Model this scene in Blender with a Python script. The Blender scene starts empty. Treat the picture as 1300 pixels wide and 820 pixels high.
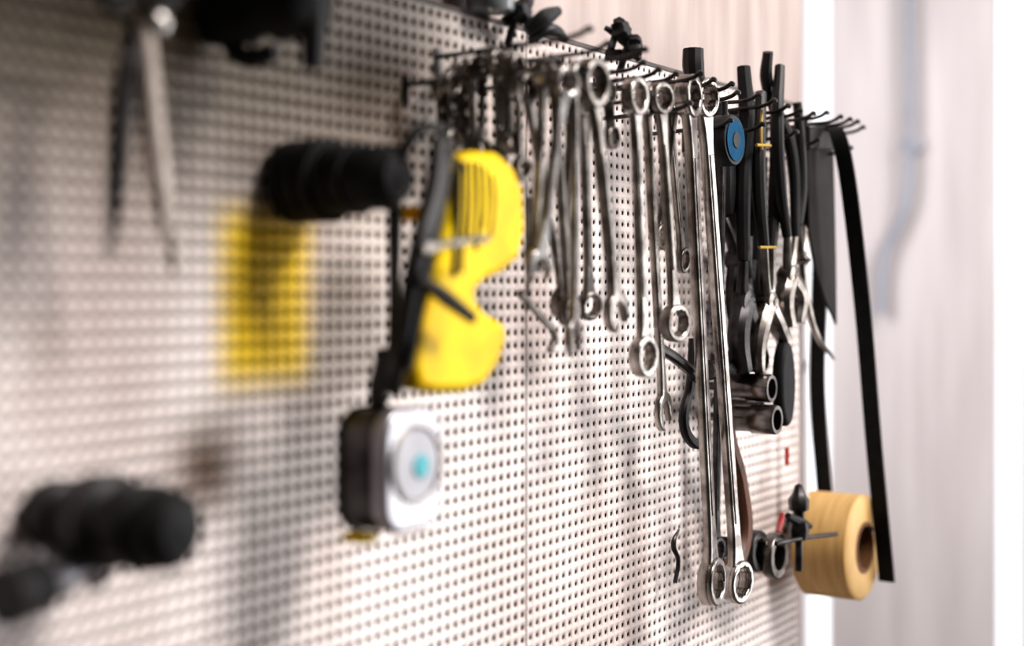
import bpy, math, random
import numpy as np
from mathutils import Vector, Matrix
random.seed(4)
sc=bpy.context.scene
COL=sc.collection
# ---------------------------------------------------------------- calibration
# wall plane is y=0, room is y<0; camera 0.60 m from the wall, 1.40 m high, 50 mm lens
D=0.60; H=1.40; F=1805.0; HZ=365.0
A0=math.radians(33.24); SA=math.sin(A0); CA=math.cos(A0)
def cal(px,py,o):
    """real position of a feature measured in the photo that sits o metres off the wall"""
    k=(px-650.0)/F; Y=D-o
    X=Y*(CA+k*SA)/(SA-k*CA)
    dep=X*CA+Y*SA
    return Vector((X,-o,H+(HZ-py)/F*dep))
# ---------------------------------------------------------------- materials
def mat(name,col,rough=.5,metal=0.,col2=None,scale=30.,nstr=.5,bump=0.,spec=.5,trans=0.,stretch=None,lo=.35,hi=.7):
    m=bpy.data.materials.new(name); m.use_nodes=True
    nt=m.node_tree; b=nt.nodes['Principled BSDF']
    b.inputs['Base Color'].default_value=(*col,1); b.inputs['Roughness'].default_value=rough
    b.inputs['Metallic'].default_value=metal
    b.inputs['Specular IOR Level'].default_value=spec
    b.inputs['Transmission Weight'].default_value=trans
    tc=nt.nodes.new('ShaderNodeTexCoord'); mp=nt.nodes.new('ShaderNodeMapping')
    nt.links.new(tc.outputs['Object'],mp.inputs[0])
    if stretch: mp.inputs['Scale'].default_value=stretch
    n=nt.nodes.new('ShaderNodeTexNoise'); n.inputs['Scale'].default_value=scale; n.inputs['Detail'].default_value=6
    nt.links.new(mp.outputs[0],n.inputs['Vector'])
    if col2:
        r=nt.nodes.new('ShaderNodeValToRGB'); r.color_ramp.elements[0].position=lo; r.color_ramp.elements[1].position=hi
        r.color_ramp.elements[0].color=(*col2,1); r.color_ramp.elements[1].color=(*col,1)
        nt.links.new(n.outputs['Fac'],r.inputs[0]); nt.links.new(r.outputs[0],b.inputs['Base Color'])
    if bump:
        bp=nt.nodes.new('ShaderNodeBump'); bp.inputs['Strength'].default_value=bump; bp.inputs['Distance'].default_value=.001
        nt.links.new(n.outputs['Fac'],bp.inputs['Height']); nt.links.new(bp.outputs[0],b.inputs['Normal'])
    return m
STEEL=mat('chrome_steel',(.56,.53,.50),.27,1.,(.15,.13,.12),55,bump=.15)
STEEL2=mat('worn_steel',(.34,.31,.285),.32,1.,(.08,.07,.063),50,bump=.2)
DSTEEL=mat('dark_steel',(.10,.095,.095),.38,.9,(.03,.028,.028),60,bump=.2)
SOCK=mat('blued_steel',(.34,.32,.31),.28,1.,(.12,.11,.105),60,bump=.2)
BLACK=mat('black_plastic',(.009,.009,.010),.5,0,(.016,.015,.015),40,spec=.3)
RUBBER=mat('black_rubber',(.007,.007,.008),.6,0,(.014,.014,.014),80,spec=.2)
YEL=mat('yellow_plastic',(.88,.63,.0),.45,0,(.66,.42,.0),26,spec=.2)
DYEL=mat('dull_yellow_band',(.42,.28,.04),.5,0,(.3,.18,.02),60)
TEAL=mat('teal_label',(.03,.30,.36),.5,0,(.06,.38,.42),60)
BLUE=mat('blue_label',(.010,.085,.16),.75,0,(.008,.05,.11),60,spec=.1)
SILV=mat('silver_case',(.40,.39,.42),.3,.6,(.28,.27,.29),50)
LGREY=mat('light_dial',(.46,.46,.50),.5,0,(.36,.36,.39),50)
BRIGHT=mat('bright_ground_steel',(.66,.58,.52),.5,.35,(.42,.36,.32),40)
TAN=mat('tan_tape',(.64,.42,.18),.5,0,(.50,.31,.115),18,stretch=(1,8,1),spec=.3)
AMBER=mat('cardboard_core',(.16,.07,.02),.7,0,(.09,.035,.012),40)
WOOD=mat('brown_wood',(.13,.045,.02),.5,0,(.05,.02,.01),30,stretch=(6,6,1))
RED=mat('red_plastic',(.45,.02,.02),.4,0,(.3,.015,.015),30)
GLASS=mat('jar_plastic',(.35,.37,.38),.15,0,(.2,.22,.23),20)
BACK=mat('hole_shade_black',(.006,.004,.003),.9,0,(.004,.003,.002),20,spec=.05)  # near-black, stands in for the shade inside the holes
PLY=mat('plywood_wall',(.44,.37,.345),.7,0,(.31,.25,.23),9,stretch=(3,3,.5),bump=.3,lo=.3,hi=.65)
ENDM=mat('painted_boards',(.80,.745,.75),.7,0,(.64,.585,.59),4,stretch=(1,6,.6),bump=.2,lo=.3)
TRIM=mat('white_trim',(.75,.75,.77),.5,0,(.65,.65,.68),10)
PIPEM=mat('pipe_paint',(.40,.42,.48),.4,0,(.34,.36,.42),20)
FLOORM=mat('concrete_floor',(.16,.15,.14),.8,0,(.10,.09,.085),5,bump=.3)
BLADE=mat('blackened_blade',(.022,.018,.018),.6,.2,(.010,.009,.009),40,spec=.2)
LEDGE=mat('grimy_ledge',(.12,.10,.09),.6,0,(.05,.04,.035),30)
# pegboard paint
def pegmat():
    m=bpy.data.materials.new('perforated_painted_steel'); m.use_nodes=True
    nt=m.node_tree; N=nt.nodes; L=nt.links; b=N['Principled BSDF']; b.inputs['Roughness'].default_value=.4
    b.inputs['Specular IOR Level'].default_value=.4
    tc=N.new('ShaderNodeTexCoord'); sp=N.new('ShaderNodeSeparateXYZ'); L.new(tc.outputs['Object'],sp.inputs[0])
    ns=N.new('ShaderNodeTexNoise'); ns.inputs['Scale'].default_value=7; ns.inputs['Detail'].default_value=7
    mp=N.new('ShaderNodeMapping'); mp.inputs['Scale'].default_value=(1,1,.6); L.new(tc.outputs['Object'],mp.inputs[0]); L.new(mp.outputs[0],ns.inputs['Vector'])
    r=N.new('ShaderNodeValToRGB'); r.color_ramp.elements[0].position=.28; r.color_ramp.elements[1].position=.6
    r.color_ramp.elements[0].color=(.50,.405,.37,1); r.color_ramp.elements[1].color=(.83,.755,.73,1); L.new(ns.outputs['Fac'],r.inputs[0])
    def absd(out,c,h0,h1):
        s=N.new('ShaderNodeMath'); s.operation='SUBTRACT'; L.new(out,s.inputs[0]); s.inputs[1].default_value=c
        a=N.new('ShaderNodeMath'); a.operation='ABSOLUTE'; L.new(s.outputs[0],a.inputs[0])
        q=N.new('ShaderNodeMapRange'); q.interpolation_type='SMOOTHSTEP'; q.inputs['From Min'].default_value=h0; q.inputs['From Max'].default_value=h1
        q.inputs['To Min'].default_value=1; q.inputs['To Max'].default_value=0; L.new(a.outputs[0],q.inputs['Value']); return q.outputs[0]
    def mul(a,b_,k=None):
        s=N.new('ShaderNodeMath'); s.operation='MULTIPLY'; L.new(a,s.inputs[0])
        if k is None: L.new(b_,s.inputs[1])
        else: s.inputs[1].default_value=k
        return s.outputs[0]
    def mix(fac,c1,col):
        x=N.new('ShaderNodeMix'); x.data_type='RGBA'; L.new(fac,x.inputs[0]); L.new(c1,x.inputs[6]); x.inputs[7].default_value=(*col,1); return x.outputs[2]
    # brownish shade painted into the colour, upper part of the left sheet
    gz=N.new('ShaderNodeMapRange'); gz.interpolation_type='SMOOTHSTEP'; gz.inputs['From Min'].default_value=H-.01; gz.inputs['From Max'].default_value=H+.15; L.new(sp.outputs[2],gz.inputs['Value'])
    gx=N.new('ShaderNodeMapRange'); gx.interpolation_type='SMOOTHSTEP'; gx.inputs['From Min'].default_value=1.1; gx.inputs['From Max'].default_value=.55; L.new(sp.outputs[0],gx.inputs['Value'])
    shade_f=mul(mul(gz.outputs[0],gx.outputs[0]),None,.9)
    c=mix(shade_f,r.outputs[0],(.18,.135,.075))
    yrefl=mul(mul(absd(sp.outputs[0],.643,.020,.056),absd(sp.outputs[2],H-.006,.036,.068)),None,1.0)  # soft yellow reflection painted into the board colour
    c=mix(yrefl,c,(1.0,.68,.01))
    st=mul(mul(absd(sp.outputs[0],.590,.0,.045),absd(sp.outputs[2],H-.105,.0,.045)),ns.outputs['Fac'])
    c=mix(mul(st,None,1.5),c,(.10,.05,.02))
    L.new(c,b.inputs['Base Color'])
    return m
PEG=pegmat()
# ---------------------------------------------------------------- mesh helpers
def link(o): COL.objects.link(o); return o
def mesh_obj(name,vs,fs,m,smooth=False):
    me=bpy.data.meshes.new(name); me.from_pydata([tuple(v) for v in vs],[],fs); me.validate(); me.materials.append(m)
    if smooth:
        for p in me.polygons:p.use_smooth=True
    o=link(bpy.data.objects.new(name,me))
    if smooth:
        e=o.modifiers.new('es','EDGE_SPLIT'); e.split_angle=math.radians(38)
    return o
def from_curve(cu,name,m,mw=Matrix()):
    t=bpy.data.objects.new('tmp',cu); link(t); dg=bpy.context.evaluated_depsgraph_get(); dg.update()
    me=bpy.data.meshes.new_from_object(t.evaluated_get(dg)); bpy.data.objects.remove(t); bpy.data.curves.remove(cu)
    me.materials.clear(); me.materials.append(m); me.transform(mw)
    for p in me.polygons:p.use_smooth=True
    o=link(bpy.data.objects.new(name,me)); e=o.modifiers.new('es','EDGE_SPLIT'); e.split_angle=math.radians(35)
    return o
def plate(name,outs,t,bev,m,mw):
    """2-D outlines (first is outer, rest are holes) extruded to thickness t"""
    cu=bpy.data.curves.new('c','CURVE'); cu.dimensions='2D'; cu.fill_mode='BOTH'; cu.extrude=max(t/2-bev,1e-5); cu.bevel_depth=bev; cu.bevel_resolution=2; cu.offset=-bev
    for o in outs:
        s=cu.splines.new('POLY'); s.points.add(len(o)-1)
        for i,p in enumerate(o): s.points[i].co=(p[0],p[1],0,1)
        s.use_cyclic_u=True
    return from_curve(cu,name,m,mw)
def wallm(o): return Matrix.Translation((0,-o,0))@Matrix.Rotation(math.pi/2,4,'X')
def tube(name,pts,rad,m,res=3,flat=None):
    cu=bpy.data.curves.new('c','CURVE'); cu.dimensions='3D'; cu.bevel_depth=1; cu.bevel_resolution=res; cu.use_fill_caps=True; cu.resolution_u=8
    s=cu.splines.new('BEZIER'); s.bezier_points.add(len(pts)-1)
    if not hasattr(rad,'__len__'): rad=[rad]*len(pts)
    for b,p,r in zip(s.bezier_points,pts,rad):
        b.co=p; b.radius=r; b.handle_left_type=b.handle_right_type='AUTO'
    return from_curve(cu,name,m)
def lathe(name,org,axis,prof,m,seg=32,star=0):
    ax=Vector(axis).normalized(); q=ax.to_track_quat('Z','Y').to_matrix()
    vs=[];fs=[]
    for h,r in prof:
        for i in range(seg):
            a=2*math.pi*i/seg; rr=r*(1+(star if i%2 else 0))
            vs.append(Vector(org)+q@Vector((rr*math.cos(a),rr*math.sin(a),h)))
    for j in range(len(prof)-1):
        for i in range(seg):
            k=(i+1)%seg; fs.append((j*seg+i,j*seg+k,(j+1)*seg+k,(j+1)*seg+i))
    if prof[0][1]>1e-4 and prof[0]!=prof[-1]: fs.append(tuple(reversed(range(seg))))
    if prof[-1][1]>1e-4 and prof[0]!=prof[-1]: fs.append(tuple((len(prof)-1)*seg+i for i in range(seg)))
    return mesh_obj(name,vs,fs,m,True)
def box(name,lo,hi,m,bev=0,rot=None):
    x0,y0,z0=lo;x1,y1,z1=hi
    vs=[(x,y,z) for x in(x0,x1) for y in(y0,y1) for z in(z0,z1)]
    if rot:
        c=Vector(((x0+x1)/2,(y0+y1)/2,(z0+z1)/2)); vs=[c+rot@(Vector(v)-c) for v in vs]
    o=mesh_obj(name,vs,[(0,1,3,2),(4,6,7,5),(0,4,5,1),(2,3,7,6),(0,2,6,4),(1,5,7,3)],m)
    if bev:
        b=o.modifiers.new('b','BEVEL'); b.width=bev; b.segments=3
    return o
def ribbon(name,pts,wv,t,m):
    wv=Vector(wv); vs=[];fs=[]; n=len(pts)
    for i,p in enumerate(pts):
        tg=(pts[min(i+1,n-1)]-pts[max(i-1,0)]).normalized(); nn=tg.cross(wv).normalized()*t/2
        for s1,s2 in((-1,-1),(1,-1),(1,1),(-1,1)): vs.append(p+wv*s1/2+nn*s2)
    for i in range(n-1):
        for j in range(4):
            k=(j+1)%4; fs.append((i*4+j,i*4+k,i*4+4+k,i*4+4+j))
    fs+= [(3,2,1,0),(n*4-4,n*4-3,n*4-2,n*4-1)]
    return mesh_obj(name,vs,fs,m)
def group(name,parts):
    c=Vector((0,0,0)); k=0
    for p in parts:
        for b in p.bound_box: c+=Vector(b); k+=1
    c/=k
    e=bpy.data.objects.new(name,None); e.empty_display_size=.02; e.location=c; link(e)
    for p in parts: p.parent=e; p.matrix_parent_inverse=Matrix.Translation(-c)
    return e
def spl(pts,n=8):
    out=[];P=[pts[0]]+list(pts)+[pts[-1]]
    for i in range(1,len(P)-2):
        for j in range(n):
            t=j/n; a,b,c,d=P[i-1],P[i],P[i+1],P[i+2]
            out.append(.5*((2*b)+(c-a)*t+(2*a-5*b+4*c-d)*t*t+(3*b-a-3*c+d)*t**3))
    out.append(pts[-1]); return out
def circ(c,r,n=32,star=0): return [(c[0]+r*(1+(star if i%2 else 0))*math.cos(2*math.pi*i/n),c[1]+r*(1+(star if i%2 else 0))*math.sin(2*math.pi*i/n)) for i in range(n)]
# ---------------------------------------------------------------- room
box('wall_back',(-1.2,.0125,0),(1.535,.11,3.0),PLY)
def endwall(y0,y1): return box('panel',(2.9,y0,0),(2.915,y1,3.0),ENDM)
ew=[endwall(.545,2.0),endwall(.146,.494),endwall(-.9,.100)]
group('wall_end',ew)
group('window_1',[box('frame_sill',(2.90,.49,.0),(2.915,.55,.35),TRIM),box('frame_head',(2.90,.49,2.7),(2.915,.55,3.0),TRIM)])
group('window_2',[box('frame_sill',(2.90,.095,.0),(2.915,.15,.35),TRIM),box('frame_head',(2.90,.095,2.7),(2.915,.15,3.0),TRIM)])
box('floor',(-1.5,-3,-.05),(3.2,2,0),FLOORM)
# far pipe on end wall
def calx(px,py,X):
    k=(px-650)/F; Y=(X*SA-k*X*CA)/(CA+k*SA); dep=X*CA+Y*SA
    return Vector((X,Y-D,H+(HZ-py)/F*dep))
pp=[calx(1155,-260,2.87),calx(1155,0,2.87),calx(1155,190,2.87),calx(1150,262,2.87),calx(1124,325,2.87),calx(1119,400,2.87)]
group('conduit_pipe',[tube('pipe',pp,.010,PIPEM),box('clamp',(2.87,pp[2].y-.02,pp[2].z),(2.9,pp[2].y+.02,pp[2].z+.02),PIPEM)])
# ---------------------------------------------------------------- pegboard
def panel(name,x0,nx,z0,nz,p=.010,r=.0022,th=.0007):
    ang=np.arange(8)*math.pi/4
    rr=np.where(np.arange(8)%2==1,r*1.18,r)
    inner=np.stack([np.cos(ang)*rr,np.sin(ang)*rr],1)
    outer=np.array([(1,0),(1,1),(0,1),(-1,1),(-1,0),(-1,-1),(0,-1),(1,-1)])*p/2
    cx=x0+p/2+np.arange(nx)*p; cz=z0+p/2+np.arange(nz)*p
    CX,CZ=np.meshgrid(cx,cz); C=np.stack([CX.ravel(),CZ.ravel()],1); n=len(C)
    V=np.zeros((n,24,3),np.float32)
    for i in range(8):
        for k,(src,y) in enumerate(((outer,0),(inner,0),(inner,th))):
            V[:,k*8+i,0]=C[:,0]+src[i,0]; V[:,k*8+i,1]=y; V[:,k*8+i,2]=C[:,1]+src[i,1]
    f=[]
    for i in range(8):
        j=(i+1)%8
        f.append((i,j,8+j,8+i)); f.append((8+i,8+j,16+j,16+i))
    f=np.array(f,np.int32); Fa=(f[None]+np.arange(n)[:,None,None]*24).reshape(-1)
    me=bpy.data.meshes.new(name); me.vertices.add(n*24); me.vertices.foreach_set('co',V.ravel())
    me.loops.add(len(Fa)); me.loops.foreach_set('vertex_index',Fa)
    nf=len(Fa)//4; me.polygons.add(nf); me.polygons.foreach_set('loop_start',np.arange(nf,dtype=np.int32)*4)
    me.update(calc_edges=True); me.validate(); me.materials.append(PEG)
    return link(bpy.data.objects.new(name,me))
SEAM=.936
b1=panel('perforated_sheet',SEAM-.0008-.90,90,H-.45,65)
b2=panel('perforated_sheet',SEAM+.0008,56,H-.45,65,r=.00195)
bk=box('hole_shade_sheet',(SEAM-.9,.005,H-.45),(SEAM+.56,.012,H+.2),BACK)  # dark sheet added so the holes look shaded inside
lip=box('top_edge',(SEAM-.9,-.001,H+.2),(SEAM+.562,.012,H+.2035),LEDGE)
group('pegboard',[b1,b2,bk,lip])
# unseen cabinet-shaped blocker, added to cast shade on the left of the board
CX1=.88
group('added_shade_blocker',[box('blocker_body',(-.5,-.30,H+.33),(CX1,.012,H+.9),PLY,.003),box('blocker_front_a',(-.49,-.315,H+.34),(.185,-.30,H+.89),ENDM,.003),box('blocker_front_b',(.195,-.315,H+.34),(CX1-.01,-.30,H+.89),ENDM,.003),
  tube('blocker_handle_a',[Vector((.16,-.315,H+.4)),Vector((.16,-.335,H+.41)),Vector((.16,-.335,H+.5)),Vector((.16,-.315,H+.51))],.004,STEEL),tube('blocker_handle_b',[Vector((.22,-.315,H+.4)),Vector((.22,-.335,H+.41)),Vector((.22,-.335,H+.5)),Vector((.22,-.315,H+.51))],.004,STEEL)])
# ---------------------------------------------------------------- hooks
def hook(x,z,l,r=.0018,up=.008,m=DSTEEL):
    pts=[Vector((x,.004,z)),Vector((x,-.01,z)),Vector((x,-l*.6,z+up*.25)),Vector((x,-l*.93,z+up*.55)),Vector((x,-l,z+up))]
    a=tube('prong',pts,r,m); b=lathe('ball_tip',pts[-1]+Vector((0,0,-r)),(0,-.6,1),[(-.001,.0001),(-.0003,r*1.3),(.0012,r*1.7),(.003,r*1.3),(.0038,.0001)],m,12)
    c=box('base_clip',(x-.003,-.002,z-.014),(x+.003,0,z+.006),m,.0006)
    return group('pegboard_hook',[a,b,c])
ZU=H+.166; ZL=H+.135
for x,l in((.818,.125),(.870,.11),(.915,.115),(.96,.09),(.995,.085),(1.035,.08),(1.06,.09),(1.095,.085),(1.125,.088),(1.155,.08),(1.19,.085),(1.225,.085),(1.265,.082),(1.30,.08),(1.335,.08),(1.37,.08),(1.405,.082),(1.43,.083),(1.455,.082),(1.478,.08)):
    hook(x,ZU+random.uniform(-.003,.003),l)
for x,l in((.78,.12),(.84,.11),(.90,.10),(.98,.085),(1.05,.085),(1.14,.08),(1.21,.08),(1.29,.08),(1.36,.075),(1.44,.08)):
    hook(x,ZL+random.uniform(-.003,.003)+.006,l)
# ---------------------------------------------------------------- wrenches
def endpts(c,R,hw,kind,th0,w=.5):
    g=math.degrees(math.asin(min(.9,hw*1.35/R))); s=th0-180+g; e=th0+180-g; out=[]
    def arc(a,b):
        n=max(3,int(abs(b-a)/9))
        for i in range(n+1):
            t=math.radians(a+(b-a)*i/n); out.append((c[0]+R*math.cos(t),c[1]+R*math.sin(t)))
    if kind=='ring': arc(s,e); return out
    dl=th0+15; W=w*R; ep=math.degrees(math.asin(w)); arc(s,dl-ep)
    d=math.radians(dl); dx,dy=math.cos(d),math.sin(d)
    for q,u in((.1,-1),(-.2,-.85),(-.42,-.4),(-.42,.4),(-.2,.85),(.1,1)):
        out.append((c[0]+dx*q*R-dy*u*W,c[1]+dy*q*R+dx*u*W))
    arc(dl+ep,e); return out
def wrench(A,B,R1=.012,R2=.012,hw=.004,k1='ring',k2='ring',t=.005,m=STEEL,yaw=0,name='combination_wrench'):
    A=Vector(A);B=Vector(B); L=(A-B).length; v=(A-B)/L
    n=Vector((math.sin(yaw),-math.cos(yaw),0)); n=(n-v*n.dot(v)).normalized(); u=v.cross(n)
    mw=Matrix(((u.x,v.x,n.x,A.x),(u.y,v.y,n.y,A.y),(u.z,v.z,n.z,A.z),(0,0,0,1)))
    o=endpts((0,0),R1,hw,k1,90)
    o+=[(-hw*1.1,-R1*1.5),(-hw*.9,-R1*2.4),(-hw*.9,-L+R2*2.4),(-hw*1.1,-L+R2*1.5)]
    o+=endpts((0,-L),R2,hw,k2,270)
    o+=[(hw*1.1,-L+R2*1.5),(hw*.9,-L+R2*2.4),(hw*.9,-R1*2.4),(hw*1.1,-R1*1.5)]
    outs=[o]; parts=[]
    for c,R,k in(((0,0),R1,k1),((0,-L),R2,k2)):
        if k=='ring':
            outs.append(circ(c,R*.62,24,.09))
            parts.append(plate('box_end',[circ(c,R*.99,32),circ(c,R*.63,24,.09)],t*1.7,t*.25,m,mw))
    parts.insert(0,plate('shank',outs,t,t*.28,m,mw))
    # raised web on the shank
    parts.append(plate('shank_web',[[(-hw*.4,-R1*2.8),(-hw*.4,-L+R2*2.8),(hw*.4,-L+R2*2.8),(hw*.4,-R1*2.8)]],t*1.25,t*.1,m,mw))
    return group(name,parts)
def W(x1,y1,x2,y2,o,o2=None,**k): return wrench(cal(x1,y1,o),cal(x2,y2,o if o2 is None else o2),**k)
sm=dict(R1=.0085,R2=.009,hw=.003,t=.004)
W(560,112,563,188,.03,**sm,m=STEEL2); W(583,92,580,192,.022,**sm); W(598,88,602,196,.034,**sm,k2='open')
W(572,106,574,180,.036,**sm); W(591,96,594,172,.028,**sm,m=STEEL2); W(655,82,662,215,.07,**sm,m=STEEL2); W(640,92,638,222,.05,**sm,k2='open')
W(612,84,612,190,.042,**sm,m=STEEL2); W(629,78,634,205,.054,**sm); W(645,80,648,180,.062,**sm,m=STEEL2)
md=dict(R1=.011,R2=.0115,hw=.0042,t=.005)
W(668,112,716,375,.062,.05,**md,k2='open',m=STEEL2)
W(690,92,679,325,.088,.08,**md,yaw=.15); W(717,104,684,338,.10,.09,**md,k2='open',yaw=-.25)
W(702,90,722,395,.078,.06,**md,m=STEEL2)
W(731,100,728,428,.092,**dict(md,R1=.013,R2=.014),k2='open',yaw=.2)
W(752,105,782,396,.095,.09,R1=.018,R2=.0155,hw=.0048,t=.007,k2='open',m=STEEL2)
W(741,130,748,388,.07,.05,**md,m=STEEL2,yaw=-.3)
W(726,140,713,385,.06,.05,**md,m=STEEL2); 
W(772,118,776,175,.07,**sm,m=STEEL2)
W(806,122,817,452,.083,R1=.015,R2=.0165,hw=.0052,t=.006)
W(820,126,842,522,.07,.06,R1=.014,R2=.0165,hw=.0046,t=.006,yaw=.15,k2='open')
W(838,125,857,410,.08,R1=.013,R2=.0155,hw=.0046,t=.006,m=STEEL2,yaw=-.2)
W(858,120,838,300,.06,.05,**md,m=STEEL2)
W(848,128,866,330,.06,.04,**md,m=STEEL2)
W(874,122,904,738,.072,.072,R1=.0185,R2=.021,hw=.0078,t=.008,yaw=.1)
W(893,124,936,738,.068,.062,R1=.0175,R2=.020,hw=.0074,t=.008,yaw=-.1)
W(917,180,908,700,.045,.03,R1=.014,R2=.014,hw=.005,t=.006,m=DSTEEL)
# hex keys and rods
def T(name,pts,rad,m,part='shaft'): return group(name,[tube(part,[cal(*p) for p in pts],rad,m)])
T('hex_key',[(660,372,.05),(688,404,.05),(704,428,.05),(698,446,.05)],.0028,STEEL2)
T('hex_key',[(672,250,.05),(671,330,.05),(669,395,.05)],.002,STEEL2)
T('hex_key',[(835,440,.06),(862,458,.06),(888,482,.06)],.0048,DSTEEL)
T('pry_hook',[(880,430,.05),(876,490,.05),(868,535,.05),(878,560,.05),(898,562,.05)],[.004,.004,.0045,.005,.004],BLACK)
T('scriber_hook',[(862,672,.02),(855,690,.02),(861,712,.02),(857,740,.02)],[.001,.0025,.002,.002],DSTEEL)
# hammer with brown handle
group('hammer',[tube('handle',[cal(912,740,.04),cal(942,690,.04),cal(940,620,.04),cal(922,545,.04),cal(917,470,.04)],[.010,.009,.008,.008,.007],WOOD),
   tube('head',[cal(895,470,.04),cal(917,468,.04),cal(940,472,.04)],[.010,.008,.010],DSTEEL)])
# ---------------------------------------------------------------- blue round thing
c=cal(933,178,.075)
group('magnetic_tool_dish',[lathe('dish',c+Vector((0,.02,0)),(0,-1,0),[(0,.020),(.004,.023),(.018,.023),(.020,.0215)],BLACK),lathe('blue_label',c,(0,-1,0),[(-.001,.0185),(.0012,.0185)],BLUE),
   lathe('label_hub',c,(0,-1,0),[(0,.007),(.002,.007),(.0022,.005)],BLACK,20),
   tube('hanger',[c+Vector((0,.01,.02)),c+Vector((0,.01,.035))],.003,BLACK)])
# ---------------------------------------------------------------- pliers
def pliers(name,h1,h2,piv,j1,j2,mh,acc=None,rh=.0065,jr=.007,o=.06,mj=STEEL2):
    P=[]
    P.append(tube('grip_a',[cal(*p) for p in h1],[rh*.8]+[rh]*(len(h1)-2)+[rh*.75],mh))
    P.append(tube('grip_b',[cal(*p) for p in h2],[rh*.8]+[rh]*(len(h2)-2)+[rh*.75],mh))
    pv=cal(*piv)
    P.append(tube('tang_a',[cal(*h1[-1]),pv+Vector((-.004,0,.008)),pv],[rh*.55,rh*.8,jr],mj))
    P.append(tube('tang_b',[cal(*h2[-1]),pv+Vector((.004,0,.008)),pv],[rh*.55,rh*.8,jr],mj))
    P.append(lathe('pivot',pv+Vector((0,.009,0)),(0,-1,0),[(0,jr*1.1),(.002,jr*1.3),(.015,jr*1.3),(.0165,jr*.7),(.018,jr*.6)],mj,20))
    P.append(tube('jaw_a',[pv]+[cal(*p) for p in j1],[jr*1.1,jr*1.1,jr*.9,jr*.35][:len(j1)+1],mj))
    P.append(tube('jaw_b',[pv]+[cal(*p) for p in j2],[jr*1.1,jr*1.1,jr*.9,jr*.35][:len(j2)+1],mj))
    if acc:
        for a in acc: P.append(tube('grip_stripe',[cal(*p) for p in a],.0015,DYEL))
    return group(name,P)
pliers('slip_joint_pliers',[(966,118,.06),(963,180,.065),(964,250,.065),(970,312,.065)],[(984,120,.06),(986,185,.06),(984,250,.06),(980,312,.06)],(975,385,.06),
   [(965,420,.06),(962,455,.06),(970,488,.06)],[(988,415,.06),(996,440,.06),(985,482,.06)],BLACK,[[(967,140,.0725),(966,175,.0735),(967,190,.0735)],[(964,314,.07),(985,314,.067)],[(960,184,.0745),(978,185,.072)]],rh=.0068,jr=.0085)
pliers('combination_pliers',[(990,84,.065),(987,150,.07),(990,230,.07),(999,300,.07)],[(975,66,.06),(973,100,.055),(1004,190,.06),(1010,300,.06)],(1002,352,.065),
   [(996,380,.065),(1001,412,.065)],[(1014,376,.065),(1012,410,.065)],BLACK,rh=.0062,jr=.009)
pliers('cutting_pliers',[(944,85,.05),(948,150,.055),(943,230,.055),(944,330,.055)],[(955,150,.04),(960,220,.04),(956,330,.04)],(945,385,.05),
   [(938,425,.05),(944,470,.05)],[(953,425,.05),(948,470,.05)],RUBBER,rh=.008,jr=.010,mj=DSTEEL)
pliers('long_nose_pliers',[(1012,130,.06),(1016,180,.06),(1018,240,.06),(1014,285,.06)],[(1020,150,.05),(1024,200,.05),(1022,285,.05)],(1018,330,.055),
   [(1022,370,.055),(1035,420,.055),(1059,456,.055)],[(1024,375,.055),(1036,424,.055),(1057,455,.055)],BLACK,rh=.0058,jr=.0035)
pliers('crimping_pliers',[(912,130,.03),(910,200,.03),(916,270,.03)],[(932,140,.02),(936,230,.02),(932,290,.02)],(935,330,.025),
   [(932,380,.025),(936,420,.025)],[(945,380,.025),(941,420,.025)],RUBBER,rh=.008,jr=.008,mj=DSTEEL)
# black oval pad
ov=[cal(995+9*math.cos(a),487-54*math.sin(a),.062) for a in np.linspace(0,2*math.pi,24,endpoint=False)]
group('rubber_sanding_pad',[plate('pad',[[(p.x,p.z) for p in ov]],.012,.004,RUBBER,wallm(.062))])
T('screwdriver',[(920,160,.04),(919,230,.04),(921,270,.04),(922,275,.04)],[.010,.012,.010,.003],BLACK,'handle')
T('dark_hex_shaft',[(948,300,.045),(946,380,.045),(944,470,.045)],[.006,.006,.006],DSTEEL)
T('nut_driver',[(962,200,.03),(960,300,.03),(958,400,.03),(956,470,.03)],[.010,.009,.006,.006],BLACK,'handle')
# sockets
def socket(px,py,o,r=.0135,l=.045,m=SOCK):
    c=cal(px,py,o)
    return group('impact_socket',[lathe('barrel',c,(0,-1,0),[(l*.2,r*.55),(0,r*.7),(0,r*.95),(.002,r),(l*.4,r),(l*.45,r*1.12),(l-.002,r*1.12),(l,r*1.05),(l,r*.78),(l*.3,r*.78),(l*.3,.0001)],m,32),
       tube('holding_peg',[Vector((c.x,.004,c.z)),c+Vector((0,-.01,0))],.004,STEEL2)])
socket(928,491,.03,.012,.042); socket(932,530,.035,.0125,.044); socket(928,455,.02,.011,.035,STEEL2); socket(930,510,.02,.007,.03,STEEL2)
# ---------------------------------------------------------------- blade + belt
def flat(name,part,pxs,o,t,bev,m): 
    P=[cal(x,y,o) for x,y in pxs]
    return plate(part,[[(p.x,p.z) for p in P]],t,bev,m,wallm(o))
group('hand_saw_blade',[flat('x','blade',[(1024,165),(1056,166),(1058,240),(1060,330),(1061,412),(1046,380),(1035,345),(1026,290)],.055,.003,.0008,BLADE),
    flat('x','spine',[(1024,160),(1056,160),(1057,190),(1024,190)],.055,.008,.002,BLACK)])
bl=spl([cal(1048,640,.02),cal(1038,500,.012),cal(1040,380,.012),cal(1043,250,.018),cal(1044,185,.03),cal(1052,165,.055),cal(1064,172,.075),cal(1078,240,.085),cal(1096,400,.09),cal(1110,570,.095),cal(1126,738,.10)])
group('leather_strap',[ribbon('band',bl,(0,.017,0),.003,RUBBER)])
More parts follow.
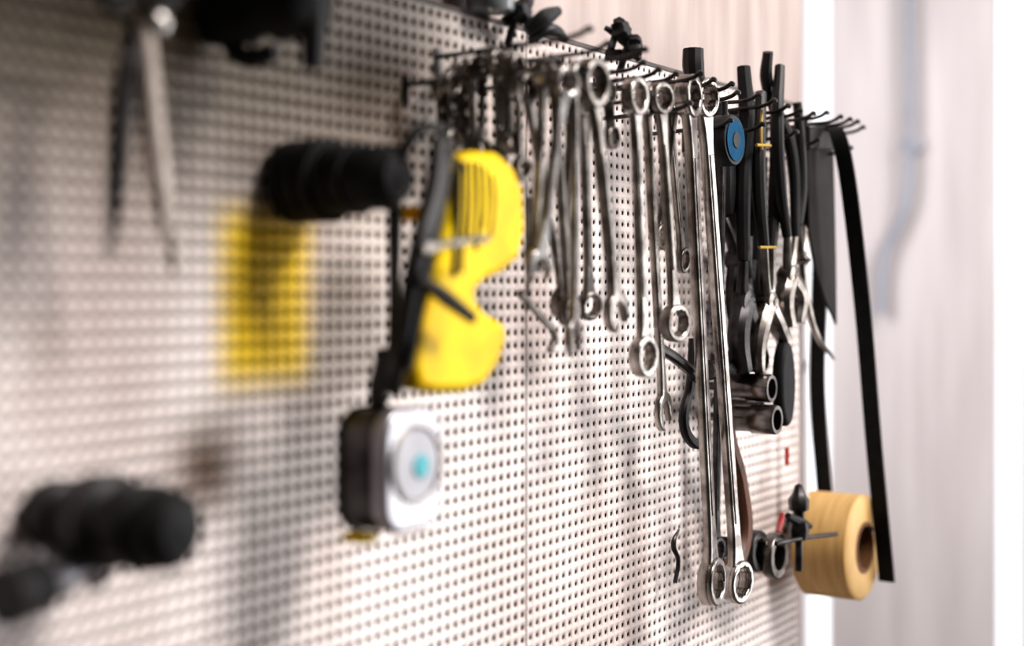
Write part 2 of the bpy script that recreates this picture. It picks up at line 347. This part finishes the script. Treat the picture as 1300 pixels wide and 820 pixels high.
# ---------------------------------------------------------------- tape roll
c=cal(1098,695,.088); R=.0555
group('masking_tape_roll',[lathe('tape',c,(0,1,0),[(0,.027),(0,R-.004),(.003,R),(.059,R),(.062,R-.004),(.062,.027),(0,.027)],TAN,56),
   lathe('core',c+Vector((0,-.0008,0)),(0,1,0),[(0,.0225),(0,.0272),(.063,.0272),(.063,.0225),(0,.0225)],AMBER,48)])
x=c.x; hook(x,c.z+.0195,.094,.0022,.002)
# fittings by tape roll
def ringf(px,py,o,r,l,m=STEEL2,name='pipe_coupling'):
    c=cal(px,py,o); return group(name,[lathe('body',c,(0,1,0),[(0,r*.62),(0,r*.95),(.0015,r),(l*.3,r),(l*.35,r*.88),(l,r*.88),(l,r*.62),(0,r*.62)],m,32),tube('peg',[Vector((c.x,.004,c.z+r*.45)),c+Vector((0,-.006,r*.45))],.002,DSTEEL)])
ringf(990,706,.06,.022,.035); ringf(966,700,.05,.020,.03,DSTEEL)
c=cal(1014,660,.07)
group('bar_clamp_screw',[lathe('screw',c+Vector((0,0,-.05)),(0,0,1),[(0,.0035),(.03,.0035),(.031,.008),(.04,.0095),(.048,.008),(.05,.005),(.058,.005),(.06,.009),(.07,.0095),(.076,.006),(.084,.0035),(.086,.0001)],DSTEEL,16,.08),
   tube('tommy_bar',[cal(985,690,.07),cal(1020,683,.075),cal(1062,678,.085)],.0022,DSTEEL),tube('peg',[cal(1014,650,.0),cal(1014,650,.07)],.003,DSTEEL),
   tube('arm',[cal(1000,655,.07),cal(1014,662,.07),cal(1028,668,.07)],[.003,.006,.003],BLACK)])
T('red_marker_cap',[(999,568,.03),(999,590,.03)],.0022,RED,'cap')
T('red_handle_pick',[(993,652,.04),(991,664,.04),(988,676,.04)],.003,RED,'handle')
T('light_strip_rod',[(1021,640,.03),(1020,500,.03),(1019,330,.03)],[.005,.005,.005],TRIM,'body')  # white rod standing in for the bright window strip behind the tools
# ---------------------------------------------------------------- items on the top edge
def knob(px,py,o,r,ax=(0,-1,.3)):
    c=cal(px,py,o); return [lathe('star_knob',c,ax,[(0,r*.5),(.002,r),(.008,r),(.011,r*.7),(.012,.0001)],BLACK,14,-.28),tube('stem',[c,c+Vector((.004,.01,-.02))],.003,BLACK)]
group('toggle_clamp',[tube('jaw_a',[cal(640,28,.01),cal(665,8,.02),cal(672,-15,.02)],[.004,.006,.005],BLACK),tube('jaw_b',[cal(668,40,.02),cal(690,24,.03),cal(708,14,.03)],[.005,.007,.004],BLACK),
   tube('foot',[cal(672,50,.02),cal(700,38,.03),cal(718,50,.03)],[.003,.005,.003],BLACK)]+knob(655,20,.02,.010))
group('spring_clamp',knob(782,42,.04,.011)+knob(797,58,.05,.009,(.4,-1,0))+[tube('arm_a',[cal(768,35,.03),cal(790,48,.04),cal(812,76,.05)],[.002,.005,.003],BLACK),tube('arm_b',[cal(770,66,.03),cal(785,70,.04),cal(812,66,.05)],[.003,.005,.004],BLACK)])
zt=H+.2035
c=Vector((.868,-.012,zt))
group('glass_jar',[lathe('jar',c,(0,0,1),[(0,.0165),(.002,.018),(.03,.018),(.034,.015)],GLASS,28),lathe('lid',c+Vector((0,0,.034)),(0,0,1),[(0,.017),(.009,.017),(.010,.0155)],STEEL2,28)])
group('rubber_handle_grip',[tube('grip',[cal(880,62,.06),cal(880,82,.06),cal(882,104,.06)],[.009,.0095,.009],BLACK),tube('stub',[cal(882,100,.06),cal(884,120,.06)],.004,DSTEEL)])
# ---------------------------------------------------------------- yellow mask + straps
vents=[tube('vent_slot',[cal(a,y0,.0955),cal(a-2+b,(y0+y1)/2,.0955),cal(a-6+b,y1,.0955)],r,BLACK) for a,y0,y1,r,b in((582,203,350,.0024,0),(591,206,345,.0012,1),(599,205,300,.0010,2),(607,207,318,.0013,3),(616,212,290,.0009,4),(625,222,300,.0009,4))]
group('yellow_safety_mask',[flat('x','shell',[(572,198),(592,192),(618,194),(638,212),(650,240),(653,290),(645,328),(626,346),(602,356),(590,368),(590,382),(604,398),(626,410),(630,428),(620,462),(602,488),(575,498),(540,499),(516,494),(510,460),(520,400),(538,345),(556,280),(562,225)],.085,.020,.006,YEL),
   flat('x','ear_tab',[(505,262),(535,262),(535,280),(505,280)],.05,.01,.003,YEL)]+vents)
group('strap_wrench',[tube('strap_a',[cal(558,176,.10),cal(552,240,.105),cal(528,330,.11),cal(512,420,.10),cal(502,500,.085)],[.0045,.0065,.006,.005,.004],BLACK),
   tube('strap_b',[cal(500,185,.07),cal(501,290,.07),cal(500,380,.07),cal(496,500,.07)],[.004,.0045,.0035,.003],BLACK),
   tube('strap_c',[cal(572,190,.10),cal(560,250,.105),cal(542,350,.108),cal(518,470,.10)],[.003,.004,.003,.003],BLACK),
   tube('lever_metal',[cal(536,316,.115),cal(570,309,.118),cal(618,303,.118)],[.0035,.0025,.0025],STEEL2),
   tube('lever_black',[cal(530,352,.115),cal(566,378,.115),cal(600,404,.115)],[.003,.005,.0035],BLACK)])
# ---------------------------------------------------------------- hose coupling on hook
c=cal(364,232,0.0)
prof=[(0,.008),(.004,.021)]
for i in range(5):
    h=.006+i*.011; r=.0255 if i<3 else .0215
    prof+=[(h,r),(h+.008,r),(h+.0085,r*.90),(h+.0105,r*.90)]
prof+=[(.062,.019),(.078,.019),(.082,.016),(.088,.014),(.09,.0001)]
group('rubber_hose_coupling',[lathe('body',c,(0,-1,0),prof,RUBBER,36),tube('lever',[c+Vector((0,-.082,.0)),c+Vector((0.01,-.095,.028)),c+Vector((.03,-.098,.030))],.0035,BLACK)])
# ---------------------------------------------------------------- tape measure
cc=cal(522,596,.092); cx,cz=cc.x,cc.z
def rs(w,h,r,n=8):
    o=[]
    for sx,sy,a in((1,1,0),(-1,1,90),(-1,-1,180),(1,-1,270)):
        for i in range(n+1):
            t=math.radians(a+90*i/n); o.append((cx+sx*(w-r)+r*math.cos(t),cz+sy*(h-r)+r*math.sin(t)))
    return o
group('tape_measure',[plate('case_side',[rs(.0285,.037,.019)],.012,.004,SILV,wallm(.089)),plate('case_core',[rs(.028,.036,.018)],.024,.003,DSTEEL,wallm(.074)),plate('case_back',[rs(.0285,.037,.019)],.006,.002,BLACK,wallm(.061)),
   plate('dial_rim',[circ((cx+.001,cz+.003),.024,40),circ((cx+.001,cz+.003),.0212,40)],.005,.001,STEEL2,wallm(.0945)),
   plate('dial',[circ((cx+.001,cz+.003),.0212,40)],.003,.0008,LGREY,wallm(.0945)),plate('label',[circ((cx+.004,cz+.002),.007,28)],.002,.0004,TEAL,wallm(.0962)),
   box('blade_lip',(cx-.030,-.082,cz-.041),(cx-.018,-.064,cz-.035),YEL,.001),
   ribbon('wrist_strap',[Vector((cx-.006,-.072,cz+.033)),Vector((cx-.010,-.075,cz+.05)),Vector((cx-.010,-.082,cz+.072))],(0,.012,0),.003,BLACK),
   box('belt_clip',(cx-.02,-.057,cz-.02),(cx+.02,-.053,cz+.03),STEEL2,.001)])
# ---------------------------------------------------------------- scissors (top left)
group('scissors',[tube('blade_dark',[cal(172,30,.055),cal(158,120,.055),cal(148,220,.055),cal(138,330,.055)],[.005,.006,.005,.0015],DSTEEL),
   tube('blade_bright',[cal(182,30,.06),cal(190,120,.06),cal(202,230,.06),cal(222,345,.06)],[.005,.0058,.0056,.002],BRIGHT),
   lathe('pivot',cal(175,32,.05),(0,-1,0),[(0,.006),(.018,.006),(.02,.003)],STEEL,20),
   tube('bow_a',[cal(175+(-28)+24*math.cos(t),-45+55*math.sin(t),.055) for t in np.linspace(-1.2,5.1,14)],.0035,BLACK),
   tube('bow_b',[cal(175+(30)+24*math.cos(t),-45+55*math.sin(t),.06) for t in np.linspace(-1.9,4.4,14)],.0035,BLACK)])
# trigger clamp top
c=cal(268,22,.0)
group('trigger_clamp',[lathe('body',c,(0,-1,0),[(0,.010),(.004,.017),(.03,.018),(.034,.014),(.05,.014),(.052,.019),(.078,.018),(.083,.010)],RUBBER,28),
   tube('jaw',[c+Vector((0,-.074,.02)),c+Vector((.0,-.078,-.01)),c+Vector((0,-.078,-.036))],[.007,.0075,.006],BLACK),
   tube('grip',[c+Vector((0,-.01,-.01)),c+Vector((.006,-.02,-.024)),c+Vector((.012,-.04,-.022))],[.005,.006,.005],BLACK),
   box('bar',(c.x-.004,-.12,c.z+.022),(c.x+.004,0,c.z+.034),STEEL2,.001)])
# drill chuck / flex-shaft attachment bottom left
c=cal(58,652,.0)
group('drill_chuck',[lathe('gearbox',c,(0,-1,0),[(0,.012),(.004,.018),(.02,.019),(.022,.016),(.032,.017),(.034,.023),(.052,.023),(.056,.018),(.070,.017)],BLACK,32),
   lathe('jaw_sleeve',c+Vector((0,-.066,0)),(0,-1,0),[(0,.015),(.003,.0215),(.012,.022),(.014,.018),(.018,.0205),(.026,.0195),(.033,.013),(.034,.005),(.035,.0001)],RUBBER,32,-.03),
   lathe('chuck_ring_gear',c+Vector((0,-.044,0)),(0,-1,0),[(0,.022),(.001,.0245),(.006,.0245),(.007,.022)],DSTEEL,48,-.05),
   tube('side_spigot',[c+Vector((.004,-.03,-.01)),c+Vector((-.012,-.034,-.022)),c+Vector((-.035,-.038,-.026))],[.010,.011,.012],SILV),
   tube('side_spigot_end',[c+Vector((-.033,-.038,-.026)),c+Vector((-.055,-.040,-.028))],[.013,.014],BLACK),
   tube('chuck_key',[c+Vector((.0,-.03,-.018)),c+Vector((.004,-.036,-.034))],[.006,.005],DSTEEL)])
# ---------------------------------------------------------------- lights, world, camera
def area(name,loc,tgt,e,sx,sy,col=(1,1,1)):
    l=bpy.data.lights.new(name,'AREA'); l.shape='RECTANGLE'; l.size=sx; l.size_y=sy; l.energy=e; l.color=col
    o=link(bpy.data.objects.new(name,l)); o.location=loc; o.rotation_euler=(Vector(tgt)-Vector(loc)).to_track_quat('-Z','Y').to_euler(); return o
area('board_key_light',(1.22,-1.55,2.85),(.85,0,1.2),72,.7,.6,(1,.945,.915))  # added key light for the board, no real skylight
area('metal_glint_light',(2.6,-1.5,1.3),(1.1,0,1.25),21,.7,1.8,(1,.97,.95))  # added light to brighten the metal faces, no real doorway
area('end_wall_fill',(1.72,.75,1.75),(2.9,.3,1.35),12.5,.8,1.0,(1,.97,.98))  # added fill to brighten the end wall, no real fixture
w=bpy.data.worlds.new('world'); sc.world=w; w.use_nodes=True; nt=w.node_tree; bg=nt.nodes['Background']
tc=nt.nodes.new('ShaderNodeTexCoord'); sp=nt.nodes.new('ShaderNodeSeparateXYZ'); nt.links.new(tc.outputs['Generated'],sp.inputs[0])
r=nt.nodes.new('ShaderNodeValToRGB'); nt.links.new(sp.outputs[0],r.inputs[0])
r.color_ramp.elements[0].position=.2; r.color_ramp.elements[0].color=(.045,.04,.037,1)
r.color_ramp.elements[1].position=.75; r.color_ramp.elements[1].color=(1.6,1.65,1.72,1)
nt.links.new(r.outputs[0],bg.inputs[0]); bg.inputs[1].default_value=1
cd=bpy.data.cameras.new('camera'); co=link(bpy.data.objects.new('camera',cd)); sc.camera=co
cd.lens=F*36/1300; cd.sensor_width=36; cd.sensor_fit='HORIZONTAL'; cd.shift_y=-45/1300; cd.clip_start=.01
co.location=(0,-D,H)
vd=Vector((CA,SA,0)); co.rotation_euler=vd.to_track_quat('-Z','Y').to_euler()
cd.dof.use_dof=True; cd.dof.focus_distance=1.25; cd.dof.aperture_fstop=2.2
sc.view_settings.view_transform='Standard'
try: sc.view_settings.look='Medium High Contrast'
except Exception as e: print(e)
sc.view_settings.exposure=-.08
